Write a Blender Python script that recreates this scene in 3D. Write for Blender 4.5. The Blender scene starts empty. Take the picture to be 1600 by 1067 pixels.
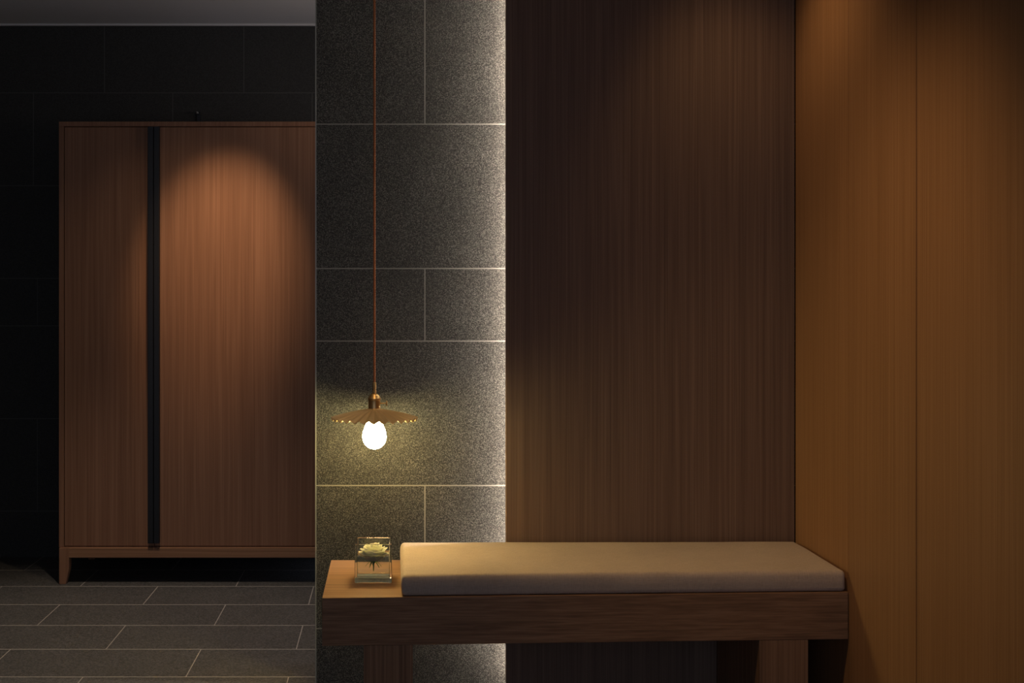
import bpy, bmesh, math, random
from mathutils import Vector, Matrix, noise
random.seed(7)
scn = bpy.context.scene
COL = scn.collection
PI = math.pi

# ------------------------------------------------------------ camera
EYE = 1.291
cd = bpy.data.cameras.new('camera'); cam = bpy.data.objects.new('camera', cd); COL.objects.link(cam)
cam.location = (0, 0, EYE); cam.rotation_euler = (PI/2, 0, 0)
cd.sensor_width = 36.0; cd.sensor_fit = 'HORIZONTAL'
cd.lens = 36.0*1900/1600
cd.shift_x = (800-612)/1600.0
cd.shift_y = -(533.5-475)/1600.0
cd.clip_start = 0.05; cd.clip_end = 60
scn.camera = cam

# ------------------------------------------------------------ world: faint cool dusk light
w = bpy.data.worlds.new('world'); scn.world = w; w.use_nodes = True
bg = w.node_tree.nodes['Background']
bg.inputs[0].default_value = (0.70, 0.78, 1.0, 1); bg.inputs[1].default_value = 0.60

# ------------------------------------------------------------ room lamps (ceiling downlights) and added fill spots
CEIL = 2.72
def spot(name, loc, target, power, color, angle, blend=1.0, radius=0.03):
    l = bpy.data.lights.new(name, 'SPOT'); o = bpy.data.objects.new(name, l); COL.objects.link(o)
    o.location = loc
    o.rotation_euler = (Vector(target)-Vector(loc)).to_track_quat('-Z', 'Y').to_euler()
    l.energy = power; l.color = color; l.spot_size = math.radians(angle); l.spot_blend = blend
    l.shadow_soft_size = radius
    return o
# narrow downlight making the pool of light on the wardrobe door, and its wide spill
spot('downlight_wardrobe', (-0.62, 4.60, 2.68), (-0.785, 5.613, 1.50), 88, (1.0, 0.66, 0.38), 34, 1.0, 0.03)
spot('downlight_spill', (-0.95, 4.95, 2.68), (-0.95, 5.2, 0.4), 13, (1.0, 0.74, 0.48), 86, 0.9, 0.02)
# downlight on the tiled floor in front of the wardrobe
spot('downlight_floor', (-1.0, 4.60, 2.70), (-1.0, 4.60, 0.0), 68, (1.0, 0.80, 0.62), 66, 0.7, 0.02)
# unseen fill spot, added behind the granite wall to brighten the far ceiling
spot('fill_spot_ceiling', (0.35, 5.0, 2.05), (-0.2, 5.6, 2.72), 8, (1.0, 0.80, 0.66), 150, 1.0, 0.05)
# warm downlight raking the timber wall on the right
spot('downlight_timber', (0.92, 3.72, 2.67), (1.352, 3.72, 1.3), 12, (1.0, 0.64, 0.31), 92, 1.0, 0.08)
spot('fill_spot_boards', (0.20, 2.75, 2.66), (1.352, 3.28, 0.75), 42, (1.0, 0.65, 0.32), 64, 1.0, 0.08)  # extra fill spot added to brighten the nearer boards
# soft warm downlight above the pendant and the left end of the bench
spot('downlight_bench', (0.0, 3.42, 2.68), (0.10, 3.72, 0.44), 22, (1.0, 0.66, 0.32), 42, 1.0, 0.12)

vs = scn.view_settings
vs.view_transform = 'Standard'; vs.look = 'None'; vs.gamma = 1.0; vs.exposure = 0.0
vs.use_curve_mapping = False

# ------------------------------------------------------------ materials
def newmat(name):
    m = bpy.data.materials.new(name); m.use_nodes = True
    nt = m.node_tree; b = nt.nodes['Principled BSDF']
    return m, nt, b
def simple(name, col, rough=0.5, metal=0.0, **kw):
    m, nt, b = newmat(name)
    b.inputs['Base Color'].default_value = (*col, 1); b.inputs['Roughness'].default_value = rough
    b.inputs['Metallic'].default_value = metal
    for k, v in kw.items(): b.inputs[k.replace('_', ' ')].default_value = v
    # faint procedural roughness variation
    n = nt.nodes.new('ShaderNodeTexNoise'); n.inputs['Scale'].default_value = 35
    mr = nt.nodes.new('ShaderNodeMapRange'); mr.inputs['To Min'].default_value = max(0, rough-0.04); mr.inputs['To Max'].default_value = min(1, rough+0.04)
    nt.links.new(n.outputs['Fac'], mr.inputs['Value']); nt.links.new(mr.outputs[0], b.inputs['Roughness'])
    return m
def ramp(nt, stops):
    r = nt.nodes.new('ShaderNodeValToRGB'); cr = r.color_ramp
    while len(cr.elements) < len(stops): cr.elements.new(0.5)
    for e, (p, c) in zip(cr.elements, stops): e.position = p; e.color = (*c, 1)
    return r
def wood(name, dark, mid, light, axis='Z', fine=330, rough=0.5):
    m, nt, b = newmat(name); L = nt.links.new
    tc = nt.nodes.new('ShaderNodeTexCoord')
    def stretched(s_across, s_along, detail):
        mp = nt.nodes.new('ShaderNodeMapping'); L(tc.outputs['Object'], mp.inputs[0])
        sc = [s_across]*3; sc['XYZ'.index(axis)] = s_along; mp.inputs['Scale'].default_value = sc
        n = nt.nodes.new('ShaderNodeTexNoise'); n.inputs['Scale'].default_value = 1.0
        n.inputs['Detail'].default_value = detail; n.inputs['Roughness'].default_value = 0.6
        L(mp.outputs[0], n.inputs['Vector']); return n
    a = stretched(fine, 1.6, 2.0); c = stretched(fine*0.32, 0.7, 2.0); d = stretched(9, 0.35, 2.0)
    m1 = nt.nodes.new('ShaderNodeMix'); m1.inputs[0].default_value = 0.35; L(a.outputs['Fac'], m1.inputs[2]); L(c.outputs['Fac'], m1.inputs[3])
    m2 = nt.nodes.new('ShaderNodeMix'); m2.inputs[0].default_value = 0.15; L(m1.outputs[0], m2.inputs[2]); L(d.outputs['Fac'], m2.inputs[3])
    r = ramp(nt, [(0.36, dark), (0.5, mid), (0.63, light)]); L(m2.outputs[0], r.inputs[0]); L(r.outputs[0], b.inputs['Base Color'])
    b.inputs['Roughness'].default_value = rough
    b.inputs['Specular IOR Level'].default_value = 0.2
    bp = nt.nodes.new('ShaderNodeBump'); bp.inputs['Strength'].default_value = 0.12; bp.inputs['Distance'].default_value = 0.001
    L(m1.outputs[0], bp.inputs['Height']); L(bp.outputs[0], b.inputs['Normal'])
    return m
def stone(name, dark, mid, light, scale=260, rough=0.7, bump=0.5):
    m, nt, b = newmat(name); L = nt.links.new
    tc = nt.nodes.new('ShaderNodeTexCoord')
    n = nt.nodes.new('ShaderNodeTexNoise'); n.inputs['Scale'].default_value = scale; n.inputs['Detail'].default_value = 3; n.inputs['Roughness'].default_value = 0.75
    v = nt.nodes.new('ShaderNodeTexVoronoi'); v.inputs['Scale'].default_value = scale*1.15
    L(tc.outputs['Object'], n.inputs['Vector']); L(tc.outputs['Object'], v.inputs['Vector'])
    sp = nt.nodes.new('ShaderNodeSeparateColor'); L(v.outputs['Color'], sp.inputs[0])
    mx = nt.nodes.new('ShaderNodeMix'); mx.inputs[0].default_value = 0.45; L(n.outputs['Fac'], mx.inputs[2]); L(sp.outputs[0], mx.inputs[3])
    big = nt.nodes.new('ShaderNodeTexNoise'); big.inputs['Scale'].default_value = 6; L(tc.outputs['Object'], big.inputs['Vector'])
    m2 = nt.nodes.new('ShaderNodeMix'); m2.inputs[0].default_value = 0.12; L(mx.outputs[0], m2.inputs[2]); L(big.outputs['Fac'], m2.inputs[3])
    r = ramp(nt, [(0.30, dark), (0.5, mid), (0.74, light)]); L(m2.outputs[0], r.inputs[0]); L(r.outputs[0], b.inputs['Base Color'])
    b.inputs['Roughness'].default_value = rough
    bp = nt.nodes.new('ShaderNodeBump'); bp.inputs['Strength'].default_value = bump; bp.inputs['Distance'].default_value = 0.0012
    L(mx.outputs[0], bp.inputs['Height']); L(bp.outputs[0], b.inputs['Normal'])
    return m

W_D, W_M, W_L = (0.150, 0.098, 0.073), (0.200, 0.131, 0.097), (0.260, 0.174, 0.130)
M_panel = wood('timber_veneer_vertical', W_D, W_M, W_L, 'Z')
M_side = wood('timber_veneer_side', (0.30, 0.155, 0.072), (0.36, 0.19, 0.091), (0.42, 0.23, 0.116), 'Z')
B_D, B_M, B_L = (0.18, 0.104, 0.062), (0.27, 0.152, 0.088), (0.36, 0.212, 0.128)
M_bench_h = wood('bench_veneer_horizontal', B_D, B_M, B_L, 'X', fine=170)
M_bench_v = wood('bench_veneer_upright', B_D, B_M, B_L, 'Z', fine=170)
M_ward = wood('wardrobe_veneer', (0.23, 0.115, 0.066), (0.28, 0.142, 0.083), (0.34, 0.178, 0.106), 'Z', fine=150)
M_ward_rail_lit = wood('wardrobe_veneer_rail_lit', (0.25, 0.13, 0.07), (0.34, 0.18, 0.10), (0.42, 0.24, 0.14), 'X', fine=150)  # rail veneer made lighter to stand for the downlight falling on it
M_stone = stone('granite_wall_tile', (0.0045, 0.0046, 0.0043), (0.0125, 0.0127, 0.012), (0.145, 0.143, 0.132), 430, 0.65, 0.6)
M_dark_tile = stone('dark_wall_tile', (0.030, 0.030, 0.027), (0.040, 0.040, 0.036), (0.052, 0.050, 0.047), 200, 0.8, 0.15)
M_floor_tile = stone('floor_tile', (0.05, 0.05, 0.048), (0.095, 0.093, 0.09), (0.17, 0.165, 0.16), 170, 0.6, 0.25)
M_grout = simple('grout', (0.24, 0.237, 0.222), 0.9)
M_grout_dark = simple('grout_dark', (0.095, 0.095, 0.086), 0.9)
M_grout_floor = simple('floor_grout', (0.50, 0.47, 0.43), 0.9)
M_core = simple('wall_core', (0.03, 0.03, 0.03), 0.9)
M_ceiling = simple('ceiling_paint', (0.72, 0.70, 0.68), 0.9)
M_trimmetal = simple('trim_metal', (0.28, 0.29, 0.27), 0.45, 0.3)
M_black = simple('black_metal', (0.008, 0.008, 0.009), 0.42, 0.0)
M_brass = simple('brass', (0.72, 0.47, 0.20), 0.36, 0.85)
M_brass_sh = simple('aged_brass_shade', (0.82, 0.60, 0.30), 0.40, 0.25)

def emit(name, col, s):
    m, nt, b = newmat(name)
    b.inputs['Base Color'].default_value = (0.8, 0.8, 0.8, 1)
    b.inputs['Emission Color'].default_value = (*col, 1); b.inputs['Emission Strength'].default_value = s
    return m
M_bulb = emit('lit_bulb', (1.0, 0.79, 0.33), 88)
M_led = emit('led_strip', (1.0, 0.86, 0.70), 120)

def cloth():
    m, nt, b = newmat('beige_linen'); L = nt.links.new
    tc = nt.nodes.new('ShaderNodeTexCoord')
    def wv(sc, detail=2):
        mp = nt.nodes.new('ShaderNodeMapping'); mp.inputs['Scale'].default_value = sc; L(tc.outputs['Object'], mp.inputs[0])
        n = nt.nodes.new('ShaderNodeTexNoise'); n.inputs['Scale'].default_value = 1; n.inputs['Detail'].default_value = detail; L(mp.outputs[0], n.inputs[0]); return n
    a = wv((60, 500, 500)); c = wv((500, 60, 60)); d = wv((7, 7, 7), 3)
    m1 = nt.nodes.new('ShaderNodeMix'); m1.inputs[0].default_value = 0.5; L(a.outputs['Fac'], m1.inputs[2]); L(c.outputs['Fac'], m1.inputs[3])
    m2 = nt.nodes.new('ShaderNodeMix'); m2.inputs[0].default_value = 0.3; L(m1.outputs[0], m2.inputs[2]); L(d.outputs['Fac'], m2.inputs[3])
    r = ramp(nt, [(0.3, (0.38, 0.30, 0.245)), (0.5, (0.50, 0.405, 0.335)), (0.7, (0.60, 0.495, 0.41))]); L(m2.outputs[0], r.inputs[0]); L(r.outputs[0], b.inputs['Base Color'])
    b.inputs['Roughness'].default_value = 0.95; b.inputs['Sheen Weight'].default_value = 0.15
    bp = nt.nodes.new('ShaderNodeBump'); bp.inputs['Strength'].default_value = 0.35; bp.inputs['Distance'].default_value = 0.001
    L(m1.outputs[0], bp.inputs['Height']); L(bp.outputs[0], b.inputs['Normal'])
    return m
M_cloth = cloth()

def cordmat():
    m, nt, b = newmat('twisted_cord'); L = nt.links.new
    tc = nt.nodes.new('ShaderNodeTexCoord'); n = nt.nodes.new('ShaderNodeTexNoise'); n.inputs['Scale'].default_value = 400; L(tc.outputs['Object'], n.inputs[0])
    r = ramp(nt, [(0.35, (0.36, 0.12, 0.04)), (0.65, (0.65, 0.25, 0.09))]); L(n.outputs['Fac'], r.inputs[0]); L(r.outputs[0], b.inputs['Base Color'])
    b.inputs['Roughness'].default_value = 0.75
    return m
M_cord = cordmat()
def glass(name, ior, tint, rough=0.0):
    m, nt, b = newmat(name)
    b.inputs['Base Color'].default_value = (*tint, 1); b.inputs['Transmission Weight'].default_value = 1.0
    b.inputs['IOR'].default_value = ior; b.inputs['Roughness'].default_value = rough
    return m
M_glass = glass('clear_glass', 1.48, (0.95, 0.98, 0.94))
M_water = glass('water', 1.33, (0.99, 1.0, 0.98))
def petalmat():
    m, nt, b = newmat('cream_petal'); L = nt.links.new
    tc = nt.nodes.new('ShaderNodeTexCoord'); n = nt.nodes.new('ShaderNodeTexNoise'); n.inputs['Scale'].default_value = 60; L(tc.outputs['Object'], n.inputs[0])
    r = ramp(nt, [(0.3, (0.86, 0.83, 0.60)), (0.7, (0.94, 0.92, 0.76))]); L(n.outputs['Fac'], r.inputs[0]); L(r.outputs[0], b.inputs['Base Color'])
    b.inputs['Roughness'].default_value = 0.6; b.inputs['Subsurface Weight'].default_value = 0.6; b.inputs['Subsurface Radius'].default_value = (1, 1, 0.6); b.inputs['Subsurface Scale'].default_value = 0.004
    return m
M_petal = petalmat()
M_green = simple('rose_green', (0.17, 0.34, 0.06), 0.55)

# ------------------------------------------------------------ object helpers
def link(name, bm, mats, parent=None, smooth=False, bevel=0.0, seg=2, recalc=True):
    if recalc: bmesh.ops.recalc_face_normals(bm, faces=bm.faces[:])
    me = bpy.data.meshes.new(name); bm.to_mesh(me); bm.free()
    for m in (mats if isinstance(mats, (list, tuple)) else [mats]): me.materials.append(m)
    if smooth: me.polygons.foreach_set('use_smooth', [True]*len(me.polygons))
    o = bpy.data.objects.new(name, me); COL.objects.link(o)
    if parent: o.parent = parent
    if bevel:
        md = o.modifiers.new('bevel', 'BEVEL'); md.width = bevel; md.segments = seg; md.limit_method = 'ANGLE'; md.angle_limit = math.radians(40)
    return o
def structure(o, label=None):
    o['kind'] = 'structure'
    if label: o['label'] = label
    return o
def tag(o, label, cat, group=None):
    o['label'] = label; o['category'] = cat
    if group: o['group'] = group
    return o
def thing(name, loc, label, cat):
    o = bpy.data.objects.new(name, None); COL.objects.link(o); o.location = loc; o.empty_display_size = 0.05
    return tag(o, label, cat)
def prism(bm, plan, z0, z1, mi=0):
    """plan: list of (x,y) points; extruded z0..z1"""
    a = [bm.verts.new((x, y, z0)) for x, y in plan]; b = [bm.verts.new((x, y, z1)) for x, y in plan]
    n = len(plan); fs = [bm.faces.new(a[::-1]), bm.faces.new(b)]
    for i in range(n): fs.append(bm.faces.new((a[i], a[(i+1) % n], b[(i+1) % n], b[i])))
    for f in fs: f.material_index = mi
def box(bm, x0, x1, y0, y1, z0, z1, mi=0):
    prism(bm, [(x0, y0), (x1, y0), (x1, y1), (x0, y1)], z0, z1, mi)
def bmn(): return bmesh.new()
def lathe(bm, prof, n=48, cx=0, cy=0, cap=True):
    rings = []
    for r, z in prof:
        rings.append([bm.verts.new((cx+r*math.cos(2*PI*k/n), cy+r*math.sin(2*PI*k/n), z)) for k in range(n)])
    for a, b in zip(rings, rings[1:]):
        for k in range(n): bm.faces.new((a[k], a[(k+1) % n], b[(k+1) % n], b[k]))
    if cap: bm.faces.new(rings[0][::-1]); bm.faces.new(rings[-1])
def tube(bm, pts, rad, n=8, cap=True):
    rings = []
    up = Vector((0.13, 0.97, 0.2)).normalized()
    for i, p in enumerate(pts):
        p = Vector(p); t = (Vector(pts[min(i+1, len(pts)-1)])-Vector(pts[max(i-1, 0)])).normalized()
        s = t.cross(up).normalized(); u = s.cross(t)
        r = rad[i] if isinstance(rad, (list, tuple)) else rad
        rings.append([bm.verts.new(p+r*(math.cos(2*PI*k/n)*s+math.sin(2*PI*k/n)*u)) for k in range(n)])
    for a, b in zip(rings, rings[1:]):
        for k in range(n): bm.faces.new((a[k], a[(k+1) % n], b[(k+1) % n], b[k]))
    if cap: bm.faces.new(rings[0][::-1]); bm.faces.new(rings[-1])

# ------------------------------------------------------------ the setting
XR = 1.352                       # face of the right-hand timber wall
XL = -2.60
YBACK = 6.21
YST = 4.14                       # face of the granite wall
YP = lambda x: 4.046 + (x-0.381)*0.026   # face of the timber panel behind the bench

# floor: grout bed with running-bond tiles
bm = bmn(); box(bm, XL-0.1, 2.0, -2.5, YBACK+0.1, -0.10, -0.0003, 0)
TL, TD, G = 0.712, 0.3375, 0.0035
ybase, k = 5.562, 0
rows = []
for r in range(-26, 2):
    y0 = ybase + r*TD; y1 = y0+TD
    off = -1.069 if (r % 2) else -1.425
    x = off - 3*TL
    while x < 2.0:
        a, b = max(x+G/2, XL), min(x+TL-G/2, 2.0)
        c, d = max(y0+G, -2.5), min(y1-G, YBACK)
        if b > a and d > c: box(bm, a, b, c, d, -0.001, 0.0, 1)
        x += TL
structure(link('floor', bm, [M_grout_floor, M_floor_tile]))

# ceiling
bm = bmn(); box(bm, XL-0.1, 2.0, -2.5, YBACK+0.1, CEIL, CEIL+0.1)
structure(link('ceiling', bm, M_ceiling))
bm = bmn(); box(bm, XL, 0.3, YBACK-0.016, YBACK-0.002, CEIL-0.010, CEIL-0.0005)
structure(link('trim_1', bm, M_ceiling), 'thin pale cornice strip where the dark tiled wall meets the ceiling')

def tiled(name, x0, x1, yface, thick, zrows, joints, length, mats, g, z_top, left_ret=0):
    """wall facing -Y. zrows: joint heights; joints: x offset of a vertical joint per row (None = none)"""
    bm = bmn(); box(bm, x0, x1, yface+0.0003, yface+thick, 0, z_top, 0)
    zs = [0.0]+list(zrows)+[z_top]
    for i, (a, b) in enumerate(zip(zs, zs[1:])):
        j = joints[i]
        xs = [x0, x1]
        if j is not None:
            x = j
            while x > x0: x -= length
            x += length
            while x < x1: xs.append(x); x += length
        xs = sorted(xs)
        for c, d in zip(xs, xs[1:]):
            if d-c < g*2: continue
            za = a+(g/2 if i else 0); zb = b-(g/2 if b < z_top else 0)
            ca = c+(g/2 if c > x0 else 0); db = d-(g/2 if d < x1 else 0)
            box(bm, ca, db, yface, yface+0.002, za, zb, 1)
    return structure(link(name, bm, mats))
S2 = 1900.0/YST
zj = [EYE-(y-475)/S2 for y in (982, 758.5, 532.8, 419.5, 194)]
tiled('wall_centre', -0.2565, 2.0, YST, 0.24, zj, [None, 0.113, None, 0.113, None, 0.113], 1.6, [M_grout, M_stone], 0.0042, CEIL)
S3 = 1900.0/YBACK
zb = [EYE-(y-475)/S3 for y in (798.5, 654, 509, 435, 290, 145)]
tiled('wall_back', XL, 2.0, YBACK, 0.1, zb, [-1.467, -1.81, -1.467, -1.81, -1.467, -1.83, -1.467], TL, [M_grout_dark, M_dark_tile], 0.004, CEIL)
bm = bmn(); box(bm, XL-0.1, XL, -2.5, YBACK, 0, CEIL)  # unseen dark wall added to limit the ambient light
structure(link('wall_left_blocker', bm, M_dark_tile))
# slim metal edge on the granite corner
bm = bmn(); box(bm, -0.2600, -0.2565, YST-0.002, YST+0.02, 0, CEIL)
structure(link('trim_2', bm, M_trimmetal), 'slim grey metal edging on the left corner of the granite wall')

# timber panel standing proud of the granite, hiding an LED strip
bm = bmn(); prism(bm, [(0.381, YP(0.381)), (XR-0.003, YP(XR)), (XR-0.003, YP(XR)+0.03), (0.381, YP(0.381)+0.03)], 0.0, CEIL)
structure(link('wall_bench', bm, M_panel, bevel=0.001), 'dark brown vertical-grain timber panel behind the bench')
bm = bmn(); box(bm, 0.445, 0.475, YP(.45)+0.031, YST-0.001, 0.0, CEIL)
structure(link('trim_3', bm, M_core), 'batten behind the timber panel carrying the light strip')
bm = bmn(); box(bm, 0.439, 0.4445, YST-0.048, YST-0.036, 0.02, CEIL-0.02)
tag(link('light_strip', bm, M_led), 'warm white light strip hidden behind the left edge of the timber panel', 'light strip')

# right-hand timber wall, boards meeting at fine joints
bm = bmn()
ys = [-2.5, -1.6, -0.66, 0.29, 1.23, 2.18, 3.133, 3.598, 4.071]
gaps = {3.133: 0.006, 3.598: 0.0028, 4.071: 0.0}
for a, b in zip(ys, ys[1:]):
    ga = gaps.get(a, 0.003); gb = gaps.get(b, 0.003)
    box(bm, XR, XR+0.02, a+ga/2, b-gb/2, 0, CEIL, 0)
box(bm, XR+0.02, XR+0.12, -2.5, 4.135, 0, CEIL, 1)
structure(link('wall_right', bm, [M_side, M_core]), 'warm orange-brown timber wall with fine upright joints')

# ------------------------------------------------------------ wardrobe
WF = 5.613
wx0, wx1, wd = -1.536, -0.262, 0.56
wr = thing('wardrobe', (wx0, WF, 0), 'tall brown timber wardrobe on tapered legs with black upright handles, before the dark tiled wall', 'wardrobe')
W = wx1-wx0
z0, z1 = 0.168, 2.133
bm = bmn(); t = 0.022
box(bm, 0, W, 0, wd, z1-t, z1); box(bm, 0, t, 0, wd, z0, z1-t); box(bm, W-t, W, 0, wd, z0, z1-t)
box(bm, t, W-t, 0.004, wd, z0, z0+0.003); box(bm, t, W-t, wd-0.012, wd, z0+0.003, z1-t)
link('carcass', bm, M_ward, wr, bevel=0.0008)
xc = -1.0955-wx0
for a, b in ((t+0.003, xc-0.0012), (xc+0.0012, W-t-0.003)):
    bm = bmn(); box(bm, a, b, 0.003, 0.023, z0+0.006, z1-t-0.003)
    d = link('door', bm, M_ward, wr, bevel=0.001)
    bm = bmn()
    h0, h1 = (b-0.0255, b) if a < 0.2 else (a, a+0.0255)
    box(bm, h0, h1, -0.022, 0.0029, z0+0.022, z1-t-0.003)
    link('handle', bm, M_black, d, bevel=0.0015)
bm = bmn(); box(bm, 0.046, W-0.046, -0.008, 0.028, 0.121, z0-0.0004); link('rail', bm, M_ward_rail_lit, wr, bevel=0.003)
bm = bmn(); box(bm, 0.046, W-0.046, wd-0.03, wd-0.01, 0.121, z0-0.0004); link('rail', bm, M_ward_rail_lit, wr, bevel=0.0015)
def leg(sx, sy):
    bm = bmn(); x = 0.003 if sx < 0 else W-0.003; s = 1 if sx < 0 else -1
    y = -0.010 if sy < 0 else wd-0.045
    levels = [(z0-0.0004, 0.0455), (0.075, 0.0455), (0.060, 0.0435), (0.0, 0.031)]
    prev = None
    for z, wdt in levels:
        ya, yb = (y, y+wdt) if sy < 0 else (y+0.045-wdt, y+0.045)
        ring = [bm.verts.new(p) for p in ((x, ya, z), (x+s*wdt, ya, z), (x+s*wdt, yb, z), (x, yb, z))]
        if prev:
            for k in range(4): bm.faces.new((prev[k], prev[(k+1) % 4], ring[(k+1) % 4], ring[k]))
        else: bm.faces.new(ring)
        prev = ring
    bm.faces.new(prev)
    link('leg', bm, M_ward, wr, bevel=0.002)
for sx in (-1, 1):
    for sy in (-1, 1): leg(sx, sy)
# small dark peg on the wall just above the wardrobe
pg = thing('wall_peg', (-0.985, YBACK, 2.27), 'tiny dark wall peg just above the wardrobe top', 'peg')
bm = bmn(); box(bm, -0.010, 0.010, -0.012, 0, -0.06, 0.0); link('backplate', bm, M_black, pg, bevel=0.002)
bm = bmn(); lathe(bm, [(0.004, 0), (0.004, 0.035), (0.0065, 0.036), (0.0065, 0.042), (0.003, 0.045)], 16)
o = link('pin', bm, M_trimmetal, pg, smooth=True); o.rotation_euler = (PI/2, 0, 0); o.location = (0, -0.011, -0.010)

# ------------------------------------------------------------ bench
BH = 0.44; BT = 0.139
BX0, BX1 = -0.2015, XR-0.003
F = lambda x: 3.521 + (x-BX0)*(0.072/1.553)       # front line
Bk = lambda x: 4.043 + (x-BX0)*(0.0170/1.553)     # back line
be = thing('bench', (0.575, 3.8, 0), 'long dark brown timber bench with slab legs along the timber panel', 'bench')
ox, oy = 0.575, 3.8
def bprism(x0, x1, z0, z1, fo=0.0, bo=0.0):
    bm = bmn(); prism(bm, [(x0-ox, F(x0)+fo-oy), (x1-ox, F(x1)+fo-oy), (x1-ox, Bk(x1)-bo-oy), (x0-ox, Bk(x0)-bo-oy)], z0, z1); return bm
link('seat_slab', bprism(BX0, BX1, BH-BT, BH), M_bench_h, be, bevel=0.0015)
link('leg', bprism(-0.081, 0.061, 0.0, BH-BT-0.0003, 0.0008, 0.004), M_bench_v, be, bevel=0.0015)
link('leg', bprism(1.083, 1.229, 0.0, BH-BT-0.0003, 0.0008, 0.004), M_bench_v, be, bevel=0.0015)

# ------------------------------------------------------------ cushion
def cushion():
    bm = bmn(); nx, ny, nz = 150, 44, 8
    x0, x1 = 0.030, XR-0.008; H = 0.061
    def pos(u, v, wz):
        x = x0+(x1-x0)*u
        yf, yb = F(x)+0.006, Bk(x)-0.010
        return Vector((x, yf+(yb-yf)*v, BH+0.0006+H*wz))
    bmesh.ops.create_cube(bm, size=1.0)
    bmesh.ops.subdivide_edges(bm, edges=[e for e in bm.edges if abs((e.verts[0].co-e.verts[1].co).x) > .5], cuts=nx, use_grid_fill=True)
    bmesh.ops.subdivide_edges(bm, edges=[e for e in bm.edges if abs((e.verts[0].co-e.verts[1].co).y) > .5], cuts=ny, use_grid_fill=True)
    bmesh.ops.subdivide_edges(bm, edges=[e for e in bm.edges if abs((e.verts[0].co-e.verts[1].co).z) > .5], cuts=nz, use_grid_fill=True)
    LX, LY = x1-x0, 0.5
    for v in bm.verts:
        c = v.co+Vector((.5, .5, .5))
        # remap so corner roundings get dense vertices
        def dens(t, L, r):
            e = r/L*2.2
            if t < 0.08: return t/0.08*e
            if t > 0.92: return 1-(1-t)/0.08*e
            return e+(t-0.08)/0.84*(1-2*e)
        p = pos(dens(c.x, LX, .013), dens(c.y, LY, .013), c.z)
        R = 0.013
        # metric distances for rounding
        q = Vector((p.x, dens(c.y, LY, .013)*LY, c.z*H))
        lo = Vector((x0+R, R, R*0.6)); hi = Vector((x1-R, LY-R, H-R))
        cl = Vector([min(max(q[i], lo[i]), hi[i]) for i in range(3)])
        dlt = q-cl
        if q.z < lo.z: dlt.z *= R/(R*0.6)
        if dlt.length > R:
            dn = dlt.normalized()*R
            if q.z < lo.z: dn.z *= 0.6
            sh = cl+dn-q
            p += sh
        # gentle crown, slack and linen creases
        top = max(0, (c.z-0.5)*2)
        ex = min(c.x, 1-c.x); ey = min(c.y, 1-c.y)
        p.z += top*0.004*min(1, ex*8)*min(1, ey*4)
        wob = noise.noise(Vector((p.x*5, p.y*7, 3)))*0.0016
        cre = 0
        for cx0, dd in ((0.60, 0.0024), (0.93, 0.0013), (0.28, .001)):
            s_ = (p.x-cx0)+(p.y-3.75)*0.42
            cre += -dd*math.exp(-(s_/0.004)**2)+dd*0.8*math.exp(-((s_-.009)/0.006)**2)
        p.z += top*(wob+cre*min(1, ey*5))
        side = (1-abs(2*c.z-1))
        if c.y < 1e-4: p.y += -0.003*side+noise.noise(Vector((p.x*7, 1, p.z*14)))*0.0018
        if c.x < 1e-4: p.x += -0.003*side
        v.co = p - Vector((0.69, 3.8, BH))
    o = link('bench_cushion', bm, M_cloth, None, smooth=True); o.location = (0.69, 3.8, BH)
    return tag(o, 'long flat beige linen cushion lying on the bench', 'cushion')
cushion()

# ------------------------------------------------------------ pendant lamp
PX, PY = -0.0554, 3.90
pl = thing('pendant_lamp', (PX, PY, CEIL), 'lit brass pendant lamp with fluted shallow shade, hanging over the glass vase', 'lamp')
Z = lambda z: z-CEIL
def pz(y): return Z(EYE-(y-475)/(1900/PY))
# canopy
bm = bmn(); lathe(bm, [(0.045, Z(CEIL)-0.0003), (0.045, -0.012), (0.030, -0.024), (0.006, -0.028)], 40); link('ceiling_canopy', bm, M_brass, pl, smooth=True)
# twisted cord
bm = bmn(); zt, zb_ = -0.026, pz(600)
N = 1500; pitch = 0.0155
for ph in (0, PI):
    pts = []
    for i in range(N+1):
        z = zt+(zb_-zt)*i/N; a = ph+2*PI*z/pitch
        pts.append((0.0021*math.cos(a), 0.0021*math.sin(a), z))
    tube(bm, pts, 0.0022, 6)
link('cord', bm, M_cord, pl, smooth=True)
bm = bmn(); lathe(bm, [(0.0045, pz(597)), (0.0058, pz(597.6)), (0.0058, pz(607.5)), (0.0048, pz(608)), (0.0048, pz(609.3)), (0.0062, pz(609.8)), (0.0062, pz(616.5))], 24); link('cord_grip', bm, M_brass, pl, smooth=True)
bm = bmn()
lathe(bm, [(0.006, pz(615)), (0.011, pz(615.6)), (0.0165, pz(618.5)), (0.0195, pz(621.5)), (0.0208, pz(622)), (0.0208, pz(624.3)), (0.0192, pz(624.8)), (0.0192, pz(638)), (0.0212, pz(638.5)), (0.0212, pz(640.5)), (0.018, pz(641.5)), (0.018, pz(657))], 40)
so = link('socket', bm, M_brass, pl); md = so.modifiers.new('b', 'BEVEL'); md.width = 0.0006; md.segments = 2
so.data.polygons.foreach_set('use_smooth', [True]*len(so.data.polygons))
bm = bmn(); zk = pz(630)
tube(bm, [(0.018, 0, zk), (0.026, 0, zk), (0.034, 0, zk), (0.0385, 0, zk)], [0.0022, 0.0018, 0.0018, 0.0026], 12)
tube(bm, [(0.0385, 0, zk-0.0078), (0.0400, 0, zk-0.006), (0.0395, 0, zk), (0.0400, 0, zk+0.006), (0.0385, 0, zk+0.0078)], [0.0012, 0.0022, 0.0024, 0.0022, 0.0012], 10)
link('switch_key', bm, M_brass, pl, smooth=True)
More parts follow.
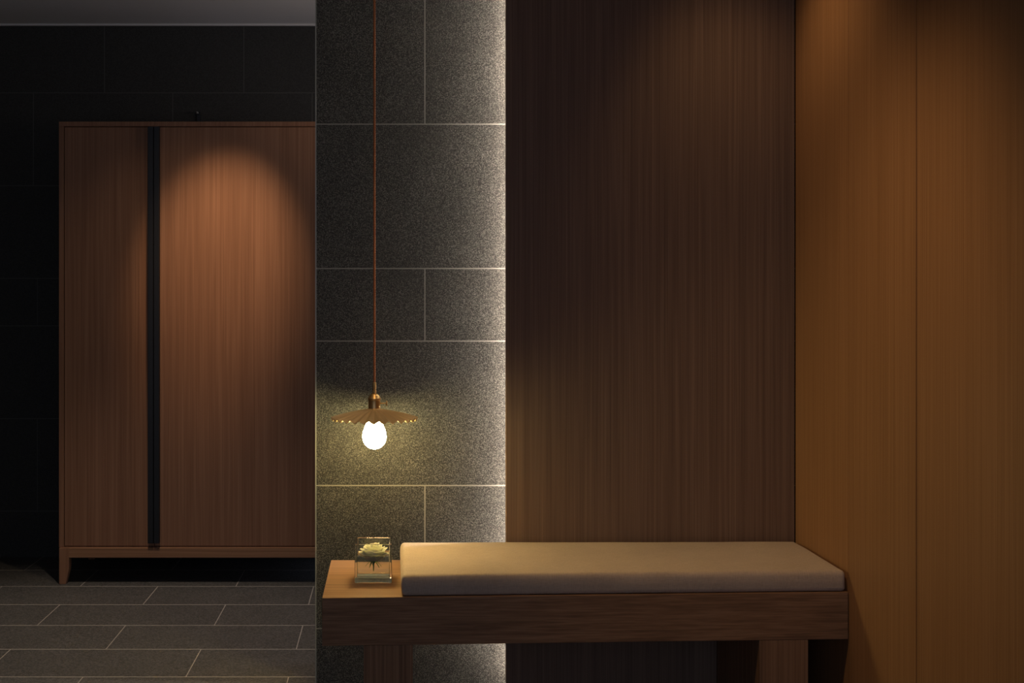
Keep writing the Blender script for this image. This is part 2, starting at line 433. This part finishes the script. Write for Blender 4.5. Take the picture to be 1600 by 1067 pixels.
# fluted shade
def shade():
    bm = bmn(); NF, PER = 28, 10; n = NF*PER; rings = []
    R0, R1 = 0.019, 0.138
    za, zr = pz(638.5), pz(654.5)
    M = 22
    for i in range(M+1):
        t = i/M; ring = []
        for k in range(n):
            th = 2*PI*k/n; ph = NF*th
            wv = 0.75*(1-2*abs(((ph/PI) % 2)-1))+0.25*-math.cos(ph)
            amp = 0.0050*max(0, (t-0.12)/0.88)**0.9
            r = R0+(R1-R0)*t + 0.0025*t*wv*0.6
            z = za+(zr-za)*(0.75*t+0.25*t**2.0) + amp*wv
            ring.append(bm.verts.new((r*math.cos(th), r*math.sin(th), z)))
        rings.append(ring)
    for a, b in zip(rings, rings[1:]):
        for k in range(n): bm.faces.new((a[k], a[(k+1) % n], b[(k+1) % n], b[k]))
    o = link('lamp_shade', bm, M_brass_sh, pl, smooth=True)
    md = o.modifiers.new('thick', 'SOLIDIFY'); md.thickness = 0.0012; md.offset = 0
shade()
# bulb
cz = pz(682.3); rb = 0.0385
prof = []
for i in range(17):
    a = -PI/2+i/16*(PI*0.55)
    prof.append((max(0.0005, rb*math.cos(a)), cz+rb*1.03*math.sin(a)))
for yy, hw in ((676.5, 18.6), (673, 17.6), (669, 16.1), (665, 14.6), (661, 13.3), (657, 12.0), (653, 11.0), (650, 10.4)):
    prof.append((hw/496.1, pz(yy)))
bm = bmn(); lathe(bm, prof, 48); link('bulb', bm, M_bulb, pl, smooth=True)

# ------------------------------------------------------------ glass vase
VX, VY, VZ = -0.0560, 3.762, BH+0.0004
VW, VH, VT, VB = 0.1135, 0.1185, 0.0065, 0.014
def rbox_ring(bm, hw, r, z, n=5):
    vs_ = []
    for cx, cy, a0 in ((hw-r, hw-r, 0), (-hw+r, hw-r, PI/2), (-hw+r, -hw+r, PI), (hw-r, -hw+r, 1.5*PI)):
        for i in range(n+1):
            a = a0+PI/2*i/n; vs_.append(bm.verts.new((cx+r*math.cos(a), cy+r*math.sin(a), z)))
    return vs_
def skin(bm, rings, c0=True, c1=True):
    for a, b in zip(rings, rings[1:]):
        n = len(a)
        for k in range(n): bm.faces.new((a[k], a[(k+1) % n], b[(k+1) % n], b[k]))
    if c0: bm.faces.new(rings[0][::-1])
    if c1: bm.faces.new(rings[-1])
bm = bmn(); h = VW/2; hi = h-VT
R = [rbox_ring(bm, h-0.0015, 0.002, 0), rbox_ring(bm, h, 0.003, 0.0015), rbox_ring(bm, h, 0.003, VH-0.001), rbox_ring(bm, h-0.001, 0.0025, VH),
     rbox_ring(bm, hi+0.001, 0.003, VH), rbox_ring(bm, hi, 0.003, VH-0.001), rbox_ring(bm, hi, 0.003, VB+0.004), rbox_ring(bm, hi-0.001, 0.003, VB+0.001), rbox_ring(bm, hi-0.004, 0.003, VB)]
skin(bm, R)
vase = link('glass_vase', bm, M_glass, None); vase.location = (VX, VY, VZ)
tag(vase, 'square clear glass vase with a floating rose on the bare left end of the bench', 'vase')
bm = bmn(); e = 0.0004; WL = 0.079
skin(bm, [rbox_ring(bm, hi-0.004+e, 0.003, VB-e), rbox_ring(bm, hi-0.001+e, 0.003, VB+0.001-e), rbox_ring(bm, hi+e, 0.003, VB+0.004), rbox_ring(bm, hi+e, 0.003, WL)])
wa = link('water', bm, M_water, None); wa.location = (VX, VY, VZ); wa['kind'] = 'stuff'
tag(wa, 'clear water filling the square glass vase', 'water')

# ------------------------------------------------------------ rose
RZ = VZ+0.0625
ro = thing('rose', (VX, VY, RZ), 'cream white rose floating in the square glass vase', 'flower')
def petal(r0, r1, zlow, zhigh, width, ang, curl, tilt, seed, thick=0.0007):
    bm = bmn(); nu, nv = 12, 10; grid = []
    rnd = random.Random(seed); wav = rnd.uniform(0, 6)
    for j in range(nv+1):
        v = j/nv; row = []
        for i in range(nu+1):
            u = i/nu*2-1
            hw = width/2*(math.sin(min(1, v*1.25+0.12)*PI/2))**0.8
            edge = 1-0.25*abs(u)**2.5*v
            vv = v*edge
            rad = r0+(r1-r0)*(vv**0.72)
            z = zlow+(zhigh-zlow)*vv**1.35
            lip = max(0, vv-0.72)/0.28
            rad += curl*lip**1.6; z -= curl*0.55*lip**2.2
            rr = max(rad, 0.003)
            th = ang+u*hw/max(rr, 0.008)*0.92
            rad += -0.0025*abs(u)**2*tilt+0.0008*math.sin(5*u+wav)*lip
            row.append(bm.verts.new((rad*math.cos(th), rad*math.sin(th), 0.93*z+0.0008*math.sin(4*u+wav)*lip)))
        grid.append(row)
    for j in range(nv):
        for i in range(nu): bm.faces.new((grid[j][i], grid[j][i+1], grid[j+1][i+1], grid[j+1][i]))
    o = link('petal', bm, M_petal, ro, smooth=True)
    md = o.modifiers.new('t', 'SOLIDIFY'); md.thickness = thick; md.offset = 0
GA = 2.39996
a = -PI/2+0.25; s = 0
for n_, r0, r1, zl, zh, wd_, cu, ti in ((3, 0.002, 0.005, 0.010, 0.0515, 0.020, 0.000, 0), (4, 0.004, 0.0105, 0.008, 0.0515, 0.027, 0.0012, 0), (4, 0.005, 0.0170, 0.006, 0.0505, 0.036, 0.002, 0),
        (5, 0.007, 0.0245, 0.003, 0.0480, 0.044, 0.0025, 0), (5, 0.008, 0.0320, 0.001, 0.0440, 0.052, 0.0035, 0), (6, 0.009, 0.0385, -0.001, 0.0370, 0.058, 0.004, 0), (6, 0.009, 0.0420, -0.003, 0.0250, 0.058, 0.005, 0)):
    for q in range(n_):
        s += 1
        petal(r0, r1*random.uniform(.95, 1.04), zl, zh*random.uniform(.94, 1.05), wd_, a+2*PI*q/n_+random.uniform(-.15, .15), cu, ti, s)
    a += 0.9
# calyx and stem
bm = bmn(); lathe(bm, [(0.0020, -0.012), (0.0055, -0.008), (0.0085, -0.002), (0.0075, 0.003), (0.003, 0.004)], 20); cx_ = link('calyx', bm, M_green, ro, smooth=True)
for q in range(5):
    th = -PI/2+0.75+2*PI*q/5
    bm = bmn(); pts = []; rad = []
    prev = None
    for i in range(9):
        t_ = i/8; r = 0.006+0.020*t_; z = -0.003-0.018*t_**1.4; hwid = 0.0032*(1-t_)**0.8+0.0003
        c, s_ = math.cos(th), math.sin(th)
        ring = [bm.verts.new((r*c-s_*hwid*k, r*s_+c*hwid*k, z+abs(k)*0.0006)) for k in (-1, 0, 1)]
        if prev:
            for k in range(2): bm.faces.new((prev[k], prev[k+1], ring[k+1], ring[k]))
        prev = ring
    o = link('sepal', bm, M_green, cx_, smooth=True)
    md = o.modifiers.new('t', 'SOLIDIFY'); md.thickness = 0.0006
bm = bmn(); tube(bm, [(0, 0, -0.006), (0.0003, 0, -0.018), (0, 0, -0.030), (0.0004, 0, -0.035)], [0.0030, 0.0023, 0.0018, 0.0010], 10)
link('stem', bm, M_green, ro, smooth=True)
